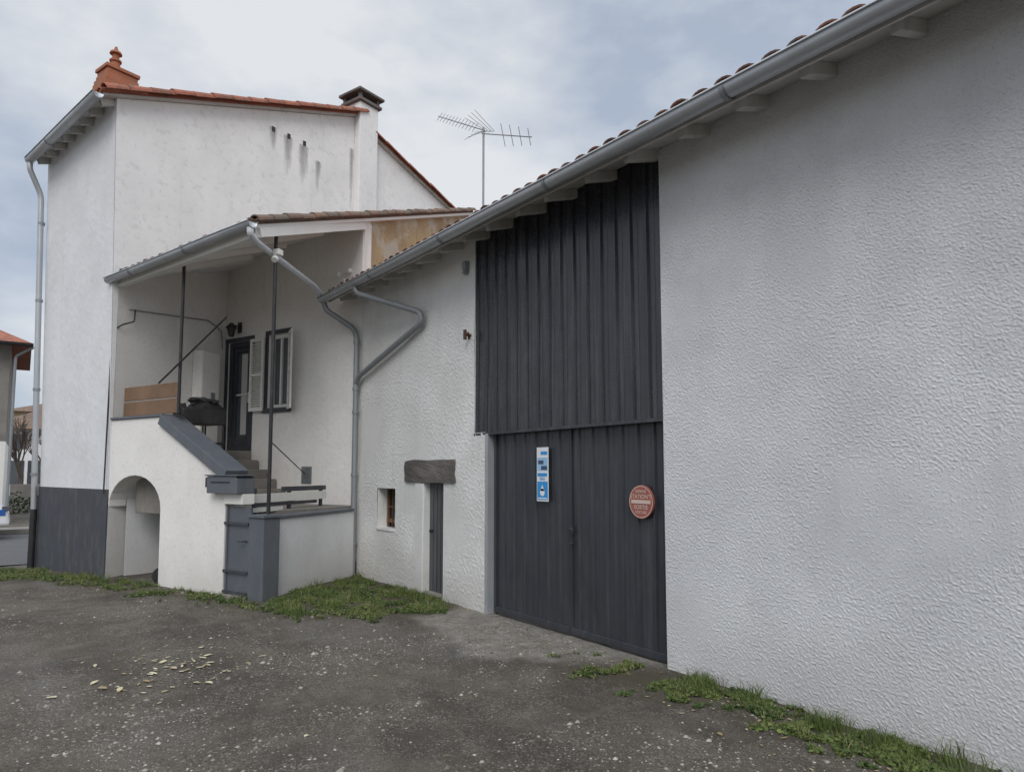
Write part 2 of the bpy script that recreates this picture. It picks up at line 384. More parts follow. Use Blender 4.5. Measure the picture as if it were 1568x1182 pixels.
b.obj("rafter_ends",m_wood,house)
q=rpt(GO,FL-.06,-.07)
pipe("downpipe",[q,q+Vector((0,0,-.12)),fro(FL-.05,6.95,.12+lean(6.95)),fro(FL-.05,6.7,.12+lean(6.7)),fro(FL-.05,.9,.10)],.05,m_zinc,house)
pipe("downpipe_foot",[fro(FL-.05,.95,.10),fro(FL-.05,-.3,.10)],.058,m_black,house)
collars("pipe_collars",[(fro(FL-.05,z,.12+lean(z)*.9),(0,0,1)) for z in(6.4,4.9,3.2,1.6)],.062,m_zincd,house)
b=B();b.box(gab,4.82,5.36,6.3,9.86,0,.18);b.obj("ridge_chimney",m_gable,house,bev=.02)
B().box(gab,4.76,5.42,9.86,9.93,-.4,.24).obj("ridge_chimney_slab",m_stone,house,bev=.01)
b=B()
for s,n in((4.80,.2),(5.30,.2),(4.80,-.3),(5.30,-.3)): b.box(gab,s,s+.08,9.93,10.06,n-.08,n)
b.box(gab,4.72,5.46,10.06,10.12,-.44,.28);b.obj("ridge_chimney_cap",m_stone,house,bev=.01)
B().box(gab,4.83,5.35,9.0,9.86,-.38,-.002).obj("ridge_chimney_back",m_gable,house)
cb=Fr((gab(.05,0)+fd*1.1)[:2],71,-1)
b=B()
for i in range(14):
    z=7.7+i*.08;k=.004 if i%2 else 0;tp_=max(0,i-9)*.018
    b.box(cb,-.06+tp_-k,.60-tp_+k,z,z+.072,-.52+tp_-k,.02-tp_+k)
b.box(cb,-.02,.56,8.82,8.88,-.48,-.02)
b.obj("brick_chimney",m_brick,house,bev=.004)
b=B();b.cyl(cb(.22,8.88,-.25),cb(.22,9.06,-.25),.085,.075);b.cyl(cb(.22,9.06,-.25),cb(.22,9.09,-.25),.10);b.cyl(cb(.22,9.09,-.25),cb(.22,9.21,-.25),.06,.055);b.cyl(cb(.22,9.21,-.25),cb(.22,9.25,-.25),.105,.09);b.cyl(cb(.22,9.25,-.25),cb(.22,9.35,-.25),.05,.02)
b.obj("chimney_pot",m_brick,house)
m,nt,bs=M("runoff_stain");p=pos(nt)
c=mix(nt,noi(nt,p,12,5,.7,(1,1,.3)),(.10,.095,.09),(.45,.44,.42));nt.links.new(c,bs.inputs["Base Color"]);bs.inputs["Roughness"].default_value=.95
tc=N(nt,"ShaderNodeAttribute");tc.attribute_name="fade"
al_=math_(nt,'MULTIPLY',ramp(nt,math_(nt,'ADD',math_(nt,'MULTIPLY',tc.outputs["Fac"],.6),math_(nt,'MULTIPLY',noi(nt,p,14,6,.7,(1,1,.18)),.45)),.45,.95),.8);nt.links.new(al_,bs.inputs["Alpha"])
m_stain=m
def stain(fr,s,z1,w,h,n,parent,name):
    v=[];f=[];fa=[];W=8;Hh=14
    for j in range(Hh+1):
        for i in range(W+1):
            a=i/W*2-1;d=j/Hh
            v.append(fr(s+a*w/2,z1-d*h,n));e=max(0,(1-abs(a)**1.6));fa.append(-.6 if (i in(0,W) or j in(0,Hh)) else e*max(0,(1-d)**.7))
    for j in range(Hh):
        for i in range(W): f.append((j*(W+1)+i,j*(W+1)+i+1,(j+1)*(W+1)+i+1,(j+1)*(W+1)+i))
    o=mesh(name,v,f,m_stain,parent);at=o.data.attributes.new("fade",'FLOAT','POINT')
    for i,x in enumerate(fa): at.data[i].value=x
stain(gab,2.76,8.48,.26,.8,.006,house,"stain");stain(gab,3.10,8.46,.36,1.2,.007,house,"stain");stain(gab,3.48,8.42,.40,1.3,.006,house,"stain")
stain(gab,4.75,8.9,.2,2.2,.006,house,"stain");stain(gab,5.45,8.2,.2,1.2,.006,house,"stain");stain(gab,3.85,8.2,.24,1.0,.006,house,"stain")
b=B()
for s in(2.76,3.12,3.5): b.box(gab,s-.035,s+.035,8.34,8.44,.001,.010)
b.obj("gable_vents",m_black,house)
# ------------------------------------------------------------------ PORCH WING
gridwall("door_wall",dor,0.0,3.66,.2,5.0,.06,[(2.86,3.56,2.03,4.13),(1.80,2.36,2.80,4.16)],.003,9,m_porch,house,depth=.16)
b=B();b.prism([dor(0,5.0,-.2),dor(3.66,5.0,-.2),dor(3.66,5.0,.003),dor(0,5.0,.003)],[dor(0,rp(4.5,10.75)-.08,-.2),dor(3.66,rp(K.x,K.y)-.08,-.2),dor(3.66,rp(K.x,K.y)-.08,.003),dor(0,rp(4.5,10.75)-.08,.003)])
b.obj("door_wall_top",m_porch,house)
B().box(dor,.05,2.8,-.3,5.0,-.4,-.22).obj("wall_core",m_porch,house)
fl=Fr((4.5,10.75),52.2,-1)
b=B();q=[fl(.16,-.3,0),fl(5,-.3,0),fl(5,-.3,-.2),fl(.16,-.3,-.2)]
b.prism(q,[(p.x,p.y,rp(p.x,p.y)-.06) for p in q]);b.obj("flank_wall",m_yellow,house)
b=B();q=[dor(0.0,-.2,.004),dor(-.03,-.2,-.02),fl(.22,-.2,.02),fl(.22,-.2,-.03),dor(0.02,-.2,-.05)]
b.prism(q,[(p.x,p.y,rp(p.x,p.y)-.07) for p in q]);b.obj("flank_corner",m_porch,house)
G1=(2.27,8.93);G2=(1.04,12.72);R2=tuple(gab(5.2,0,-.05)[:2]);R1=tuple(fl(5.0,0,.12)[:2])
quad=[G1,R1,R2,G2]
B().prism([(x,y,rp(x,y)-.10) for x,y in quad],[(x,y,rp(x,y)-.05) for x,y in quad]).obj("porch_soffit",m_white,house)
B().prism([(x,y,rp(x,y)-.048) for x,y in quad],[(x,y,rp(x,y)+.0) for x,y in quad]).obj("porch_roof_deck",m_tilem,house)
ev=Vector((G2[0]-G1[0],G2[1]-G1[1],rp(*G2)-rp(*G1)));L=ev.length
upv=Vector((R1[0]-G1[0],R1[1]-G1[1],rp(*R1)-rp(*G1)))
tiles("porch_eaves_tiles",(G1[0],G1[1],rp(*G1)-.01),ev,upv,L,.75,m_tilem,house,amp=.035)
tiles("porch_verge_tiles",(G1[0],G1[1],rp(*G1)-.01),ev,upv,.7,upv.length-.2,m_tilem,house,amp=.035)
vg=(Vector((G1[0],G1[1],rp(*G1)+.0)),Vector((R1[0],R1[1],rp(*R1)+.0)))
verge("porch_verge",vg[0],vg[1],.07,m_tilem,house,step=.33)
gd_=Vector((upv.x,upv.y,0)).normalized()*-.08
gutter("porch_gutter",Vector((G1[0],G1[1],rp(*G1)-.06))+gd_-ev.normalized()*.05,Vector((G2[0],G2[1],rp(*G2)-.08))+gd_,.066,m_zinc,house)
b=B()
p0=Vector((G1[0],G1[1],0))+(-gd_*1.0);p1=Vector((G2[0],G2[1],0))+(-gd_)
b.beam((p0.x,p0.y,rp(p0.x,p0.y)-.16),(p1.x,p1.y,rp(p1.x,p1.y)-.16),.09,.12)
e1=fl(-.02,0,.02);b.beam((p0.x,p0.y,rp(p0.x,p0.y)-.16),(e1.x,e1.y,rp(e1.x,e1.y)-.16),.07,.12)
for k in(.25,.5,.75):
    s_=p0.lerp(p1,k);e_=s_+Vector((1.75,.75,0));b.beam((s_.x,s_.y,rp(s_.x,s_.y)-.15),(e_.x,e_.y,rp(e_.x,e_.y)-.15),.06,.09)
b.obj("porch_beams",m_white,house)
g=Vector((G1[0],G1[1],rp(*G1)-.12))+gd_
pipe("rainwater_link",[g,g+Vector((.0,.0,-.07)),g+Vector((.10,.10,-.13)),(3.72,10.82,4.63),(3.93,11.08,4.56)],.043,m_zincl,house)
dp=Vector((2.66,9.33,0))
pipe("porch_post",[(dp.x,dp.y,1.05),(dp.x,dp.y,rp(dp.x,dp.y)-.2)],.026,m_black,house)
pa=arc(1.60,0,-.1);pipe("porch_post",[(pa.x,pa.y,2.5),(pa.x,pa.y,rp(pa.x,pa.y)-.2)],.024,m_black,house)
pipe("brace",[arc(1.15,2.98,-.05),arc(2.72,3.80,-.05)],.014,m_black,house)
B().box(Fr((dp.x,dp.y),52,-1),-.05,.06,4.56,4.64,-.02,.08).cyl((dp.x,dp.y,4.54),(dp.x-.03,dp.y-.05,4.48),.045).obj("floodlight",m_white,house,bev=.01)
pipe("handrail_cable",[(dp.x,dp.y,2.05),dor(1.28,1.62,.03)],.009,m_black,house)
b=B();b.box(dor,2.86,2.95,2.03,4.13,-.13,-.02);b.box(dor,3.47,3.56,2.03,4.13,-.13,-.02);b.box(dor,2.95,3.47,4.03,4.13,-.13,-.02)
b.box(dor,2.95,3.47,2.04,2.14,-.12,-.05);b.box(dor,2.95,3.04,2.14,4.03,-.12,-.05);b.box(dor,3.38,3.47,2.14,4.03,-.12,-.05);b.box(dor,3.04,3.38,3.94,4.03,-.12,-.05)
b.box(dor,3.04,3.38,2.14,2.3,-.12,-.06)
b.obj("entrance_door",m_dgrey,house,bev=.006)
B().box(dor,3.04,3.38,2.3,3.94,-.11,-.09).obj("entrance_door_glass",m_glass,house)
B().box(dor,3.06,3.26,2.35,3.9,-.088,-.085).obj("entrance_door_curtain",m_curt,house)
B().box(dor,3.05,3.38,3.1,3.13,-.08,-.06).box(dor,2.96,2.99,2.95,3.15,-.05,-.03).obj("entrance_door_handle",m_white,house)
b=B();b.box(dor,2.78,2.86,2.03,4.21,.004,.022);b.box(dor,3.56,3.65,2.03,4.21,.004,.022);b.box(dor,2.86,3.56,4.13,4.21,.004,.022);b.obj("door_surround",m_dgrey,house)
b=B();b.box(dor,1.72,1.80,2.74,4.24,.004,.022);b.box(dor,2.36,2.44,2.74,4.24,.004,.022);b.box(dor,1.80,2.36,4.16,4.24,.004,.022)
b.box(dor,1.70,2.46,2.72,2.80,-.1,.05);b.obj("window_surround",m_dgrey,house)
b=B();b.box(dor,1.80,1.87,2.8,4.16,-.13,-.06);b.box(dor,2.29,2.36,2.8,4.16,-.13,-.06);b.box(dor,1.87,2.29,4.09,4.16,-.13,-.06);b.box(dor,1.87,2.29,2.8,2.87,-.13,-.06);b.box(dor,2.06,2.10,2.87,4.09,-.12,-.05)
b.obj("window_frame",m_white,house,bev=.004)
B().box(dor,1.87,2.29,2.87,4.09,-.11,-.09).obj("window_glass",m_glass,house)
B().box(dor,1.80,2.36,2.8,4.16,-.17,-.145).obj("window_curtain",m_curt,house)
def shutter(name,fr,s0,s1,z0,z1,n):
    b=B();b.box(fr,s0,s0+.045,z0,z1,n,n+.035);b.box(fr,s1-.045,s1,z0,z1,n,n+.035)
    for z in(z0,z1-.06,(z0+z1)/2-.03): b.box(fr,s0+.045,s1-.045,z,z+.06,n+.001,n+.034)
    z=z0+.07
    while z<z1-.08:
        p0=fr(s0+.045,z,n+.018);p1=fr(s1-.045,z,n+.018)
        b.beam(p0,p1,.006,.04,up=(fr.n[0]*.7,fr.n[1]*.7,-.7));z+=.042
    b.obj(name,m_white,house)
shutter("shutter_left",dor,2.42,2.80,2.76,4.12,.05)
sr=Fr(tuple(dor(1.74,0,.03)[:2]),-22-180+32,-1);shutter("shutter_right",sr,.0,.34,2.76,4.16,0)
b=B();b.beam(dor(3.22,4.42,.0),dor(3.22,4.42,.22),.02,.02);b.cyl(dor(3.22,4.46,.2),dor(3.22,4.36,.2),.03,.11);b.cyl(dor(3.22,4.36,.2),dor(3.22,4.20,.2),.08,.05);b.box(dor,3.17,3.27,4.30,4.50,0,.03);b.obj("wall_lantern",m_black,house)
b=B()
for s,z in((.55,5.02),(.40,4.88),(.28,5.04)): b.cyl(dor(s,z,0),dor(s,z,.08),.045)
b.obj("vent_outlets",m_white,house)
b=B();b.box(dor,1.12,1.38,1.44,1.74,.004,.012)
for i in range(9): b.box(dor,1.14,1.36,1.455+i*.031,1.47+i*.031,.012,.026)
b.obj("air_grille",m_zincd,house)
pipe("cable",[dor(2.55,5.35,.02),dor(2.5,4.9,.02),dor(2.5,4.6,.02)],.006,m_white,house)
inr=Fr(A,52.5,-1)
B().box(inr,1.66,2.14,2.0,3.86,.0,.22).obj("rendered_flue",m_porch,house,bev=.03)
pipe("conduit",[inr(.2,4.28,.03),inr(2.0,4.48,.03),inr(2.35,4.35,.03),inr(2.4,4.0,.03)],.010,m_zincd,house)
pipe("corner_cable",[inr(.3,4.3,.05),inr(.28,4.1,.06),inr(.05,4.0,.06),arc(-.05,3.9,.04),arc(-.06,1.3,.05)],.012,m_black,house)
B().box(inr,1.9,2.0,3.0,3.1,.221,.235).obj("switch",m_zincd,house)
# ------------------------------------------------------------------ STAIR BLOCK WITH ARCH
st=top("stair_block_with_arch")
prof=[(0,1.10)]
for i in range(1,14):
    a=math.pi-math.pi*i/14;prof.append((.70+.70*math.cos(a),1.10+.49*math.sin(a)))
prof+=[(1.40,1.10),(1.42,-.2),(2.9,-.2),(2.9,1.66),(1.42,2.46),(-.02,2.46),(-.02,1.10)]
B().prism([arc(s,z,.0) for s,z in prof],[arc(s,z,-.28) for s,z in prof]).obj("arch_wall",m_porch,st,bev=.025)
v=[];f=[];pr=[(0.03,-.2)]+[(max(.03,s),z) for s,z in prof[:14]]+[(1.40,1.10),(1.42,-.2)]
NS=6
for k in range(NS+1):
    n=-.27-1.35*k/NS
    for s,z in pr: v.append(arc(s,z*(1-.03*k/NS) if z>0 else z,n))
m_=len(pr)
for k in range(NS):
    for i in range(m_-1): f.append((k*m_+i,k*m_+i+1,(k+1)*m_+i+1,(k+1)*m_+i))
f.append(tuple(range(NS*m_,(NS+1)*m_)));mesh("vault",v,f,m_house,st)
b=B();b.cyl(arc(1.3,.12,-.12),arc(1.22,.12,-.22),.13,seg=20);b.cyl(arc(1.31,.12,-.11),arc(1.3,.12,-.12),.07,seg=16)
b.obj("old_wheel_chock",m_black,st)
b=B();b.beam(arc(1.36,2.42,-.13),arc(2.94,1.60,-.13),.36,.15);b.box(arc,-.02,1.40,2.462,2.50,-.31,.03)
b.obj("coping",m_grey,st,bev=.008)
b=B();b.box(arc,-.9,.25,1.8,2.03,-2.43,-.281)
for i in range(5): b.box(arc,.25+i*.25,.5+i*.25,1.0,1.86-.17*i,-2.40,-.285)
b.box(arc,1.5,2.95,.2,1.10,-2.38,-.29)
b.obj("steps",m_step,st,bev=.012)
b=B()
for i,(z0,z1) in enumerate(((2.52,2.74),(2.76,2.98))): b.box(arc,.10,1.58,z0,z1,-.14,-.115)
b.obj("wooden_boards",m_brownwood,st,bev=.006)
b=B();b.box(low,.0,2.25,-.2,1.02,-.22,0);b.obj("low_wall",m_house,st,bev=.02)
b=B();b.box(low,-.03,2.2,1.022,1.06,-.25,.03);b.obj("low_wall_coping",m_grey,st,bev=.006)
b=B();b.box(low,.35,1.9,1.16,1.21,-.5,-.47);b.box(low,1.0,2.15,1.36,1.43,-.5,-.47);b.obj("terrace_rails_dark",m_dgrey,st)
b=B();b.box(low,.3,2.15,1.22,1.34,-.49,-.46);b.box(low,.25,1.0,1.09,1.15,-.49,-.46);b.obj("terrace_rails_white",m_white,st)
b=B()
for s in(.4,1.2,2.05): b.box(low,s,s+.05,1.0,1.42,-.54,-.50)
b.obj("terrace_rail_posts",m_dgrey,st)
B().box(arc,3.43,3.72,-.2,1.05,-.25,.01).obj("gate_pier",m_grey,st,bev=.01)
B().box(arc,3.41,3.74,1.052,1.09,-.27,.03).obj("gate_pier_cap",m_grey,st,bev=.005)
gate=top("garden_gate")
b=B();b.box(arc,2.93,3.41,.07,1.18,-.06,-.035);b.obj("leaf",m_grey,gate)
b=B();b.box(arc,2.92,2.95,.05,1.2,-.034,-.015);b.box(arc,3.39,3.42,.05,1.2,-.034,-.015)
b.obj("stiles",m_grey,gate)
b=B()
for z in(.05,.32,.95): b.box(arc,2.90,3.40,z,z+.03,-.009,.006)
b.cyl(arc(3.34,.74,-.03),arc(3.34,.74,.04),.012);b.cyl(arc(3.34,.74,.04),arc(3.24,.74,.04),.01)
b.obj("hinge_straps",m_dgrey,gate)
B().box(arc,2.905,3.42,-.05,.03,-.3,.05).obj("sill",m_step,gate)
lb=top("letterbox")
p=[(2.66,1.36),(3.30,1.36),(3.30,1.55),(3.26,1.59),(2.66,1.59)]
B().prism([arc(s,z,.12) for s,z in p],[arc(s,z,-.16) for s,z in p]).obj("body",m_grey,lb,bev=.008)
B().box(arc,2.64,3.32,1.592,1.61,-.17,.14).obj("lid",m_grey,lb,bev=.004)
B().box(arc,2.75,3.15,1.50,1.52,.121,.126).obj("slot",m_black,lb)
B().box(arc,2.905,3.30,1.22,1.355,-.16,.02).obj("bracket",m_white,lb)
hn=top("house_number_plate")
B().box(arc,2.47,2.61,1.44,1.57,.002,.012).obj("plate",m_black,hn)
B().box(arc,2.52,2.535,1.47,1.54,.0125,.014).box(arc,2.545,2.57,1.525,1.54,.0125,.014).box(arc,2.545,2.57,1.47,1.485,.0125,.014).box(arc,2.56,2.575,1.487,1.523,.0125,.014).obj("digit",m_white,hn)
bq=top("covered_grill")
gf=Fr(arc(.78,0,-1.1)[:2],157.1,-1)
b=B();b.box(gf,-.30,.24,2.42,2.68,-.22,.22)
b.prism([gf(-.30,2.68,-.22),gf(.24,2.68,-.22),gf(.24,2.68,.22),gf(-.30,2.68,.22)],[gf(-.24,2.78,-.10),gf(.18,2.78,-.10),gf(.18,2.78,.12),gf(-.24,2.78,.12)])
for s in(-.28,.20):
    for n in(-.2,.17): b.box(gf,s,s+.03,1.8,2.42,n,n+.03)
b.box(gf,-.30,.24,2.1,2.13,-.22,.22)
b.obj("grill_body",m_black,bq,bev=.02)
v=[];f=[]
def lump(c,r,seed):
    i0=len(v);U_,V_=14,8
    for j in range(V_+1):
        th=math.pi*j/V_
        for i in range(U_):
            ph=2*math.pi*i/U_;d=Vector((math.sin(th)*math.cos(ph),math.sin(th)*math.sin(ph),math.cos(th)))
            k=1+.5*noise.noise(d*2.0+Vector((seed,0,0)));v.append(Vector(c)+Vector((d.x*r[0],d.y*r[1],d.z*r[2]))*k)
    for j in range(V_):
        for i in range(U_): f.append((i0+j*U_+i,i0+j*U_+(i+1)%U_,i0+(j+1)*U_+(i+1)%U_,i0+(j+1)*U_+i))
lump(gf(-.12,2.82,.02),(.2,.16,.07),1);lump(gf(.12,2.80,.0),(.13,.12,.05),5);lump(gf(-.50,2.60,.1),(.14,.14,.2),8)
mesh("cover_and_bags",v,f,m_black,bq)
# ------------------------------------------------------------------ SIGNS
def disc(name,fr,s,z,r,n,mat,parent,r0=0,seg=48):
    v=[];f=[]
    for i in range(seg+1):
        a=2*math.pi*i/seg
        v.append(fr(s+r*math.cos(a),z+r*math.sin(a),n));v.append(fr(s+r0*math.cos(a),z+r0*math.sin(a),n))
    for i in range(seg): f.append((2*i,2*i+2,2*i+3,2*i+1))
    return mesh(name,v,f,mat,parent)
m_red=paint("faded_red",(.34,.10,.075),.5,.2,da=.3,dirt=(.42,.30,.25))
m_pink=paint("faded_white",(.60,.47,.41),.5,.1,da=.25)
sg=top("no_parking_sign")
SN=-.05;cs,cz=4.45,1.38
B().cyl(barnF(cs,cz,SN-.02),barnF(cs,cz,SN),.15,seg=48).obj("disc",m_red,sg)
disc("ring",barnF,cs,cz,.143,SN+.002,m_pink,sg,r0=.136)
B().box(barnF,cs-.118,cs+.118,cz-.016,cz+.016,SN+.001,SN+.003).obj("bar",m_pink,sg)
def text(name,body,fr,s,z,size,n,mat,parent):
    cu=bpy.data.curves.new(name,'FONT');cu.body=body;cu.size=size;cu.align_x='CENTER';cu.align_y='CENTER';cu.materials.append(mat)
    cu.offset=size*.015
    o=bpy.data.objects.new(name,cu);S.collection.objects.link(o);o.parent=parent
    nn=Vector((fr.n[0],fr.n[1],0));x=Vector((0,0,1)).cross(nn)
    m=Matrix((x,Vector((0,0,1)),nn)).transposed().to_4x4();m.translation=fr(s,z,n);o.matrix_world=m
text("lettering","STATION\u2019T",barnF,cs,cz+.045,.052,SN+.003,m_pink,sg)
text("lettering","DEFENSE",barnF,cs,cz+.092,.034,SN+.003,m_pink,sg)
text("lettering","SORTIE",barnF,cs,cz-.05,.052,SN+.003,m_pink,sg)
text("lettering","VOITURE",barnF,cs,cz-.095,.034,SN+.003,m_pink,sg)
m_blue=paint("poster_blue",(.03,.27,.62),.4,.1,da=0);m_paper=paint("poster_white",(.75,.77,.80),.4,.03,da=.05);m_lb=paint("poster_pale_blue",(.30,.50,.72),.4,.4,6,da=0);m_dk=paint("poster_dark",(.05,.08,.14),.5,.3,da=0)
po=top("poster");ps=5.89
B().box(barnF,ps-.10,ps+.10,1.335,1.91,SN-.002,SN+.003).obj("sheet",m_paper,po)
B().box(barnF,ps-.09,ps+.09,1.66,1.80,SN+.0035,SN+.005).obj("photo_band",m_lb,po)
B().box(barnF,ps-.085,ps+.03,1.83,1.865,SN+.0035,SN+.005).box(barnF,ps-.08,ps+.085,1.60,1.635,SN+.0035,SN+.005).obj("title_band",m_blue,po)
B().box(barnF,ps-.08,ps+.02,1.67,1.71,SN+.0055,SN+.007).box(barnF,ps-.02,ps+.07,1.73,1.77,SN+.0055,SN+.007).obj("dark_figures",m_dk,po)
B().box(barnF,ps-.09,ps+.09,1.35,1.545,SN+.0035,SN+.005).obj("blue_panel",m_blue,po)
disc("drop",barnF,ps,1.43,.04,SN+.006,m_paper,po,r0=.0)
mesh("drop_tip",[barnF(ps-.035,1.445,SN+.006),barnF(ps+.035,1.445,SN+.006),barnF(ps,1.515,SN+.006)],[(0,1,2)],m_paper,po)
B().box(barnF,ps-.08,ps+.08,1.36,1.372,SN+.0055,SN+.007).obj("footer",m_paper,po)
text("lettering","EAU",barnF,ps,1.575,.05,SN+.006,m_blue,po)
# ------------------------------------------------------------------ ANTENNA
an=top("tv_antenna")
b=B();b.cyl((7,10.9,5.3),(7,10.9,8.30),.02)
c=Vector((7,10.95,8.28));v1=Vector((0,1.75,1.03))
b.cyl(c-v1*.05,c+v1,.012)
for i in range(12):
    q=c+v1*(.15+.075*i);w=.09;b.cyl(q+Vector((-.05,.03,-w)),q+Vector((.05,-.03,w)),.006,seg=6)
e=c+Vector((0,-1.6,-.80));b.cyl(c-Vector((0,0,.08)),e,.011)
for i in range(4):
    q=(c-Vector((0,0,.08))).lerp(e,.45+.17*i);w=1-.1*i;b.cyl(q+Vector((-.12,-.10,.15))*w,q+Vector((.12,.10,-.15))*w,.006,seg=6)
for k in(-1,1):
    for j in range(4): b.cyl(c+Vector((.12,.12*j-.25,.06*j-.1)),c+Vector((-.3,.05+.12*j-.25,.22*k)),.005,seg=6)
b.obj("mast_and_elements",m_zincd,an)
# ------------------------------------------------------------------ GROUND
def pin(x,y,P):
    c=False;j=len(P)-1
    for i in range(len(P)):
        if (P[i][1]>y)!=(P[j][1]>y) and x<(P[j][0]-P[i][0])*(y-P[i][1])/(P[j][1]-P[i][1])+P[i][0]: c=not c
        j=i
    return c
GR1=[(-1.2,16.5),(-.6,15.2),(.15,13.6),(.72,12.1),(1.9,9.5),(2.30,8.65),(2.9,7.55),(4.1,7.2),(4.4,7.5),(4.5,8.2),(4.5,10.7),(2.6,9.25),(2.2,9.9),(1.1,12.5),(.25,16.0)]
GR2=[(4.05,4.75),(3.85,4.1),(4.02,3.2),(4.05,2.2),(3.95,.5),(3.9,-2),(4.5,-2),(4.5,3.95)]
AP=[(4.7,4.0),(4.2,4.4),(3.85,4.9),(3.45,5.5),(3.5,6.4),(3.75,7.2),(4.2,7.5),(4.7,7.5)]
def segd(x,y,P):
    m=9e9
    for i in range(len(P)):
        a=P[i];c=P[(i+1)%len(P)];dx,dy=c[0]-a[0],c[1]-a[1];t=max(0,min(1,((x-a[0])*dx+(y-a[1])*dy)/(dx*dx+dy*dy)))
        m=min(m,math.hypot(x-a[0]-dx*t,y-a[1]-dy*t))
    return m
def soft(x,y,P,w):
    if not(-2<x<5.2 and -3<y<17.5): return 0
    d=segd(x,y,P);d=d if pin(x,y,P) else -d
    return max(0,min(1,.5+(d+.16*noise.noise(Vector((x*3,y*3,1)))+.1*noise.noise(Vector((x*8,y*8,4))))/w))
def gz(x,y):
    z=0
    if y>12: z-=.16*min(1,max(0,(y-12)/3))*min(1,max(0,(1.4-x)/1.2))
    if -6<x<6 and -4<y<18: z+=.024*noise.noise(Vector((x*.8,y*.8,0)))+.009*noise.noise(Vector((x*4,y*4,0)))
    return z
xs=[-400,-150,-60,-30,-15,-10]+[-6+i*.06 for i in range(int(11/.06))]+[5.2,7,12,30,80,200,400]
ys=[-200,-60,-20,-8]+[-3+i*.06 for i in range(int(20.5/.06))]+[18,20,24,30,50,100,300,900]
v=[];f=[];aA=[];aG=[]
for y in ys:
    for x in xs:
        v.append((x,y,gz(x,y)));aA.append(soft(x,y,AP,.3));aG.append(max(soft(x,y,GR1,.4),soft(x,y,GR2,.5)))
W=len(xs)
for j in range(len(ys)-1):
    for i in range(W-1): f.append((j*W+i,j*W+i+1,(j+1)*W+i+1,(j+1)*W+i))
m,nt,bs=M("worn_track_dirt_and_gravel");p=pos(nt)
c=mix(nt,ramp(nt,noi(nt,p,.6,6,.62),.40,.60),(.075,.060,.046),(.135,.113,.088))
c=mix(nt,math_(nt,'MULTIPLY',ramp(nt,noi(nt,p,2.1,7,.7),.49,.66),.7),c,(.19,.168,.135))
c=mix(nt,math_(nt,'MULTIPLY',ramp(nt,noi(nt,p,.9,7,.68,(1,.45,1)),.50,.60),.65),c,(.048,.039,.030))
c=mix(nt,math_(nt,'MULTIPLY',ramp(nt,noi(nt,p,.45,5,.6,(1.6,.5,1)),.52,.60),.5),c,(.15,.143,.128))
vo=N(nt,"ShaderNodeTexVoronoi");vo.inputs["Scale"].default_value=85;nt.links.new(p,vo.inputs["Vector"])
sc=N(nt,"ShaderNodeSeparateColor");nt.links.new(vo.outputs["Color"],sc.inputs[0])
gm=ramp(nt,noi(nt,p,2.3,5,.6),.36,.58)
c=mix(nt,math_(nt,'MULTIPLY',math_(nt,'MULTIPLY',ramp(nt,sc.outputs[0],.66,.98),gm),.7),c,(.32,.295,.255))
c=mix(nt,math_(nt,'MULTIPLY',ramp(nt,sc.outputs[1],.6,.9),.4),c,(.04,.033,.026))
at=N(nt,"ShaderNodeAttribute");at.attribute_name="apron"
c=mix(nt,math_(nt,'MULTIPLY',at.outputs["Fac"],.85),c,mix(nt,ramp(nt,noi(nt,p,6,7,.75),.3,.7),(.16,.145,.12),(.44,.41,.365)))
at=N(nt,"ShaderNodeAttribute");at.attribute_name="soil"
c=mix(nt,math_(nt,'MULTIPLY',at.outputs["Fac"],.85),c,mix(nt,noi(nt,p,12,6),(.045,.040,.022),(.12,.10,.06)))
nt.links.new(c,bs.inputs["Base Color"]);bs.inputs["Roughness"].default_value=.9
h=math_(nt,'ADD',math_(nt,'MULTIPLY',vo.outputs["Distance"],-.7),math_(nt,'MULTIPLY',noi(nt,p,16,6,.78),2.4))
bump(nt,bs,h,.016)
gobj=mesh("ground",v,f,m,None,smooth=True)
gobj.data.attributes.new("apron",'FLOAT','POINT').data.foreach_set("value",aA)
gobj.data.attributes.new("soil",'FLOAT','POINT').data.foreach_set("value",aG)
m_road=paint("street_asphalt",(.085,.086,.09),.85,.15,60,.003,da=.1)
mesh("road",[(-60,17.2,-.14),(1.2,16.6,-.14),(12,21,-.14),(12,24.5,-.14),(-60,24.5,-.14)],[(0,1,2,3,4)],m_road)
kb=B();kb.beam((-60,25.1,-.07),(8,25.1,-.07),1.0,.14);kb.obj("pavement",m_step)
# ---- grass
m,nt,bs=M("grass_blades");at=N(nt,"ShaderNodeAttribute");at.attribute_name="tint"
c=mix(nt,at.outputs["Fac"],(.045,.085,.018),(.16,.20,.05));c=mix(nt,ramp(nt,at.outputs["Fac"],.9,.95),c,(.28,.23,.12))
nt.links.new(c,bs.inputs["Base Color"]);bs.inputs["Roughness"].default_value=.7
v=[];f=[];tt=[]
def blade(x,y,h,w,cl,lean):
    a=random.uniform(0,6.28);l=random.uniform(0,6.28);z=gz(x,y);i=len(v)
    dx,dy=math.cos(a)*w,math.sin(a)*w;lx,ly=math.cos(l)*h*lean,math.sin(l)*h*lean
    v.extend([(x-dx,y-dy,z-.005),(x+dx,y+dy,z-.005),(x+lx*.35+dx*.8,y+ly*.35+dy*.8,z+h*.6),(x+lx*.35-dx*.8,y+ly*.35-dy*.8,z+h*.6),(x+lx,y+ly,z+h)])
    f.append((i,i+1,i+2,i+3));f.append((i+3,i+2,i+4));tt.extend([cl]*5)
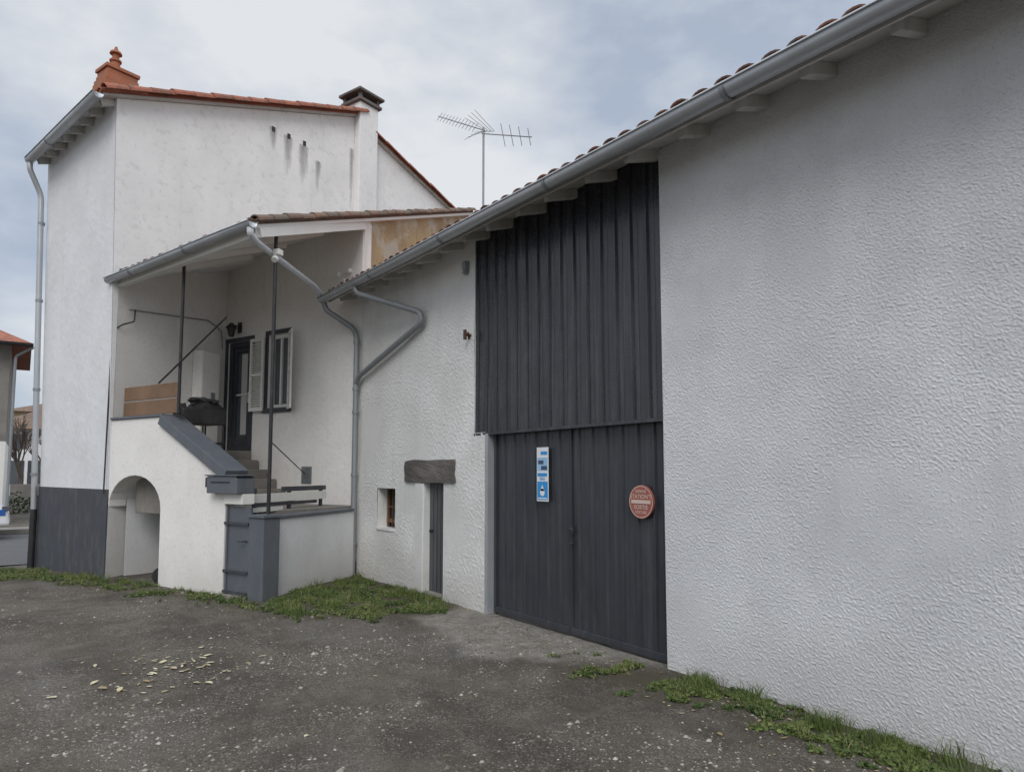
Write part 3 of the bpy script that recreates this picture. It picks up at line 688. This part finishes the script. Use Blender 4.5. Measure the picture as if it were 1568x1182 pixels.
def leafq(x,y,r,cl,hh):
    a=random.uniform(0,6.28);z=gz(x,y)+hh;i=len(v);t=random.uniform(-.5,.5);t2=random.uniform(-.5,.5)
    for k in range(5):
        b_=a+k*1.2566;v.append((x+r*math.cos(b_),y+r*math.sin(b_),z+r*(t*math.cos(b_)+t2*math.sin(b_))))
    f.append(tuple(range(i,i+5)));tt.extend([cl]*5)
HB=[(1.12,12.6),(2.3,9.9),(2.63,9.3),(4.5,10.75),(4.5,18),(-.2,18),(.3,15.9)]
def sow(P,n,hmin,hmax,thr,edge,out=.4):
    x0=min(q[0] for q in P)-out;x1=max(q[0] for q in P);y0=min(q[1] for q in P)-out;y1=max(q[1] for q in P)+out;k=0;tr=0
    while k<n and tr<n*14:
        tr+=1
        x=random.uniform(x0,x1);y=random.uniform(y0,y1)
        ins=pin(x,y,P);d=segd(x,y,P)
        if not ins:
            if d>out or x>4.46 or pin(x,y,HB): continue
            d=-d
        nn=noise.noise(Vector((x*2.6,y*2.6,3)))+.8*noise.noise(Vector((x*8,y*8,5)))
        if nn<thr-max(-1,min(d,.35))*edge+(0 if ins else .12): continue
        hf=.35+max(0,nn+.35)*(1 if ins else .6);h=random.uniform(hmin,hmax)*hf
        cl=min(1,max(0,.4+.7*noise.noise(Vector((x*3,y*3,9)))+random.uniform(-.25,.3)));
        if random.random()<.12: cl=1
        if random.random()<.35: leafq(x,y,random.uniform(.006,.018),cl*.8,h*random.uniform(.15,.6))
        else: blade(x,y,h,random.uniform(.0015,.0032),cl,random.uniform(.2,1.0))
        k+=1
sow(GR1,32000,.025,.08,.18,1.3)
sow(GR2,24000,.018,.06,.10,1.4,out=.3)
for (x,y) in [(4.32,10.3),(4.3,8.3),(4.38,1.9),(4.38,1.55),(4.36,3.2),(3.1,9.45),(2.75,9.0),(4.25,7.5),(1.5,11.4),(1.05,12.2),(3.9,10.0),(.85,13.0),(3.5,9.75),(4.38,2.6),(4.2,2.1),(4.2,1.2)]+[(3.2+random.uniform(-.6,1.1),8.9+random.uniform(-.9,.9)) for _ in range(16)]+[(4.3+random.uniform(-.2,.15),random.uniform(.8,3.8)) for _ in range(14)]:
    if pin(x,y,HB): continue
    hs=random.uniform(.5,1.05)
    for _ in range(90): blade(x+random.gauss(0,.06),y+random.gauss(0,.06),random.uniform(.05,.16)*hs,random.uniform(.0015,.003),min(1,random.uniform(.1,.8)),random.uniform(.2,.9))
go=mesh("grass",v,f,m)
go.data.attributes.new("tint",'FLOAT','POINT').data.foreach_set("value",tt)
# ---- loose stones
m,nt,bs=M("loose_stones");at=N(nt,"ShaderNodeAttribute");at.attribute_name="tint"
c=mix(nt,at.outputs["Fac"],(.08,.068,.054),(.42,.39,.335));nt.links.new(c,bs.inputs["Base Color"]);bs.inputs["Roughness"].default_value=.9
v=[];f=[];tt=[]
def stone(x,y,r,cl):
    z=gz(x,y);i=len(v)
    for d in((1,0,0),(0,1,0),(-1,0,0),(0,-1,0),(0,0,.7),(0,0,-.4)):
        v.append((x+d[0]*r*random.uniform(.7,1.3),y+d[1]*r*random.uniform(.7,1.3),z+d[2]*r*random.uniform(.6,1.1)))
    for q in((0,1,4),(1,2,4),(2,3,4),(3,0,4),(1,0,5),(2,1,5),(3,2,5),(0,3,5)): f.append(tuple(i+k for k in q))
    tt.extend([cl]*6)
k=0
while k<24000:
    x=random.uniform(-4.5,4.45);y=random.uniform(.8,12) if random.random()<.35 else random.uniform(.8,6.5)
    if noise.noise(Vector((x*.9,y*.9,4)))+.6*noise.noise(Vector((x*2.5,y*2.5,8)))+ (.4 if pin(x,y,AP) else 0)+random.uniform(-.4,.4)<.10: continue
    k+=1;stone(x,y,min(.026,.003+random.expovariate(1/.0036)),random.random()**1.8)
so=mesh("loose_gravel",v,f,m);so.data.attributes.new("tint",'FLOAT','POINT').data.foreach_set("value",tt)
# ---- fallen pale leaves
m,nt,bs=M("dry_leaves");at=N(nt,"ShaderNodeAttribute");at.attribute_name="tint"
c=mix(nt,at.outputs["Fac"],(.26,.19,.09),(.60,.55,.38));nt.links.new(c,bs.inputs["Base Color"]);bs.inputs["Roughness"].default_value=.8
v=[];f=[];tt=[]
def dleaf(x,y,r,cl):
    a=random.uniform(0,6.28);z=gz(x,y)+.006;i=len(v);t=random.uniform(-.35,.35);el=random.uniform(.35,.75)
    for k in range(7):
        b_=k*.8976;lx=r*math.cos(b_)*random.uniform(.75,1.15);ly=r*el*math.sin(b_)*random.uniform(.7,1.15)
        v.append((x+lx*math.cos(a)-ly*math.sin(a),y+lx*math.sin(a)+ly*math.cos(a),z+max(0,lx*t)+abs(ly)*.35))
    f.append(tuple(range(i,i+7)));tt.extend([cl]*7)
for _ in range(130):
    q=random.random();cxy=((1.0,6.9),(1.35,6.6),(.95,6.1))[int(q*3)]
    dleaf(cxy[0]+random.gauss(0,.28),cxy[1]+random.gauss(0,.25),random.choice([.01,.014,.018,.024,.038]),random.random())
for _ in range(70): dleaf(random.uniform(-1.5,4),random.uniform(2,9),random.uniform(.008,.02),random.random())
for _ in range(170): dleaf(random.uniform(3.6,4.45),random.uniform(1,7.5),random.uniform(.006,.024),random.random()*.6)
for _ in range(40): dleaf(2.0+random.gauss(0,.4),7.2+random.gauss(0,.5),random.uniform(.008,.02),random.random())
lo=mesh("fallen_leaves",v,f,m);lo.data.attributes.new("tint",'FLOAT','POINT').data.foreach_set("value",tt)
# ------------------------------------------------------------------ BACKGROUND
def bgh(x0,x1,y0,y1,ze,zr,mat,lower=None,ov=.6,windows=(),rt=None):
    t=top("background_house")
    fr=Fr((x0,y0),90,-1);L=x1-x0;D=y1-y0
    B().box(fr,0,L,-.4,ze,-D,0).obj("walls",mat,t)
    if lower: B().box(fr,-.01,L+.01,-.4,lower,-D-.01,.012).obj("lower_render",m_white,t)
    ym=(y0+y1)/2
    v=[(x0-ov,y0-ov,ze-.05),(x1+ov,y0-ov,ze-.05),(x1+ov,y1+ov,ze-.05),(x0-ov,y1+ov,ze-.05)]
    hx=D/2
    vv=v+[(x0+hx,ym,zr),(x1-hx if x1-hx>x0+hx else x0+hx+.01,ym,zr)]
    mesh("roof",vv,[(0,1,5,4),(1,2,5),(2,3,4,5),(3,0,4),(3,2,1,0)],rt or m_tile,t)
    for (s0,s1,z0,z1) in windows:
        B().box(fr,s0,s1,z0,z1,.012,.03).obj("window",m_glass,t);B().box(fr,s0-.35,s0-.02,z0,z1,.012,.05).box(fr,s1+.02,s1+.35,z0,z1,.012,.05).obj("shutters",m_dgrey,t)
    return t
h1=bgh(-10,-.55,30,37,6.2,8.4,m_step,lower=2.7,windows=[(1,2,3.6,5),(4,5,3.6,5),(7.2,8.2,3.6,5),(7.5,8.4,.4,2.2)])
gutter("gutter",(.1,29.35,6.1),(-10.6,29.35,6.1),.09,m_black,h1);pipe("downpipe",[(.1,29.4,6.0),(-.4,29.8,5.7),(-.4,29.8,0)],.05,m_zincd,h1)
bgh(-2.0,3.5,58,64,4.6,6.2,m_house,windows=[(1.0,1.7,.8,2.4),(2.6,3.4,.8,2.4),(1.2,1.8,3.2,4.2)],rt=m_tilem)
bgh(-1.2,9,75,84,7.0,8.6,m_yellow,windows=[(1.4,2.4,4,6)],rt=m_tilem)
b=B();b.box(Fr((-.5,44),90,-1),0,16,-.4,1.0,-.3,0);b.obj("boundary_wall",m_step)
def tree(name,x,y,h,seed,spread=.5):
    random.seed(seed);b=B()
    def br(p,d,l,r,dep):
        q=p+d*l;b.cyl(p,q,r,r*.7,seg=6)
        if dep==0: return
        for _ in range(3 if dep>1 else 4):
            nd=(d+Vector((random.uniform(-1,1),random.uniform(-1,1),random.uniform(-.3,.8)))*spread).normalized();br(p.lerp(q,random.uniform(.6,1)),nd,l*random.uniform(.6,.85),r*.6,dep-1)
    br(Vector((x,y,-.2)),Vector((0,0,1)),h*.3,.14,5)
    b.obj(name,paint("bark",(.09,.07,.055),.9,.2))
tree("bare_tree",-.05,46,5.6,3);tree("bare_tree",1.2,50,5.2,5)
m,nt,bs=M("hedge_foliage");p=pos(nt);c=mix(nt,noi(nt,p,4,4),(.02,.035,.012),(.07,.085,.03));nt.links.new(c,bs.inputs["Base Color"])
v=[];f=[]
for _ in range(4000):
    x=random.uniform(-9,6);y=random.uniform(36.5,38.5);hh=.55+.35*noise.noise(Vector((x,y,0)));z=random.uniform(-.2,hh);i=len(v);r=.08
    n=Vector((random.gauss(0,1),random.gauss(0,1),random.gauss(0,1))).normalized();a=n.orthogonal().normalized();c_=n.cross(a);q=Vector((x,y,z))
    v+=[q-a*r,q-c_*r*.6,q+a*r,q+c_*r*.6];f.append((i,i+1,i+2,i+3))
mesh("hedge",v,f,m)
car=top("parked_car")
cf=Fr((-4.42,22.6),90,-1)
m_car=paint("car_white",(.70,.71,.72),.25,.02,da=.05);m_cb=paint("car_blue",(.02,.10,.35),.25,.05,da=.0);m_ty=paint("tyre",(.02,.02,.02),.8,.1)
pr=[(0,.35),(.0,.8),(.1,1.0),(.45,1.08),(1.0,1.42),(2.5,1.45),(3.2,1.05),(3.9,.92),(4.15,.72),(4.2,.35)]
pr=[(a,z-.12) for a,z in pr]
B().prism([cf(a,z,.0) for a,z in pr],[cf(a,z,-1.65) for a,z in pr]).obj("body",m_car,car,bev=.07)
gl=[(.75,.98),(1.1,1.25),(2.4,1.27),(2.9,.95)];mesh("side_glass",[cf(a,z,.004) for a,z in gl],[(0,1,2,3)],m_glass,car)
B().box(cf,.5,4.1,.50,.66,.002,.012).obj("livery_stripe",m_cb,car)
B().box(cf,4.02,4.19,.62,.74,-.4,.0).obj("headlamp",m_glass,car)
b=B()
for s in(.8,3.4):
    for n in(.01,-1.45): b.cyl(cf(s,.18,n),cf(s,.18,n-.2),.31,seg=24)
b.obj("tyres",m_ty,car)
b=B()
for s in(.8,3.4): b.cyl(cf(s,.18,.02),cf(s,.18,-.1),.19,seg=16)
b.obj("wheel_rims",m_zinc,car)
# ------------------------------------------------------------------ LIGHT / SKY
w=bpy.data.worlds.new("World");S.world=w;w.use_nodes=True;nt=w.node_tree;bg=nt.nodes["Background"]
sk=N(nt,"ShaderNodeTexSky");sk.sky_type='NISHITA';sk.sun_disc=False
SE,SA=40,-146
sk.sun_elevation=rad(SE);sk.sun_rotation=rad(SA)
tc=N(nt,"ShaderNodeTexCoord");mp=N(nt,"ShaderNodeMapping");mp.inputs["Scale"].default_value=(1,1,2.0);mp.inputs["Location"].default_value=(.35,.1,0);nt.links.new(tc.outputs["Generated"],mp.inputs[0])
n1=noi(nt,mp.outputs[0],2.6,7,.52)
cl=ramp(nt,n1,.38,.60,(.50,.58,.71,1),(.95,.97,.995,1))
sp=N(nt,"ShaderNodeSeparateXYZ");nt.links.new(tc.outputs["Generated"],sp.inputs[0])
up=math_(nt,'ADD',6.9,math_(nt,'MULTIPLY',ramp(nt,sp.outputs[2],.60,.95),14.0))
mm=N(nt,"ShaderNodeVectorMath");mm.operation='SCALE';nt.links.new(cl,mm.inputs[0]);nt.links.new(up,mm.inputs["Scale"])
col=mix(nt,.90,sk.outputs[0],mm.outputs[0]);nt.links.new(col,bg.inputs[0]);bg.inputs[1].default_value=.125
sun=bpy.data.lights.new("sun",'SUN');sun.energy=1.4;sun.angle=rad(30);sun.color=(1,.97,.93)
so=bpy.data.objects.new("sun",sun);S.collection.objects.link(so)
sd=Vector((math.sin(rad(SA))*math.cos(rad(SE)),math.cos(rad(SA))*math.cos(rad(SE)),math.sin(rad(SE))))
so.rotation_euler=sd.to_track_quat('Z','Y').to_euler()
S.view_settings.view_transform='Standard';S.view_settings.look='None';S.view_settings.exposure=0
# ------------------------------------------------------------------ CAMERA
pt=rad(4.7);yw=rad(35.154)
F=Vector((math.cos(pt)*math.sin(yw),math.cos(pt)*math.cos(yw),math.sin(pt)));R=Vector((math.cos(yw),-math.sin(yw),0));U=R.cross(F)
cam=bpy.data.cameras.new("camera");cam.sensor_width=36;cam.lens=24.337;cam.shift_y=.02796;cam.clip_end=3000;cam.clip_start=.05
co=bpy.data.objects.new("camera",cam);S.collection.objects.link(co)
mt=Matrix((R,U,-F)).transposed().to_4x4();mt.translation=(0,0,1.65);co.matrix_world=mt
S.camera=co
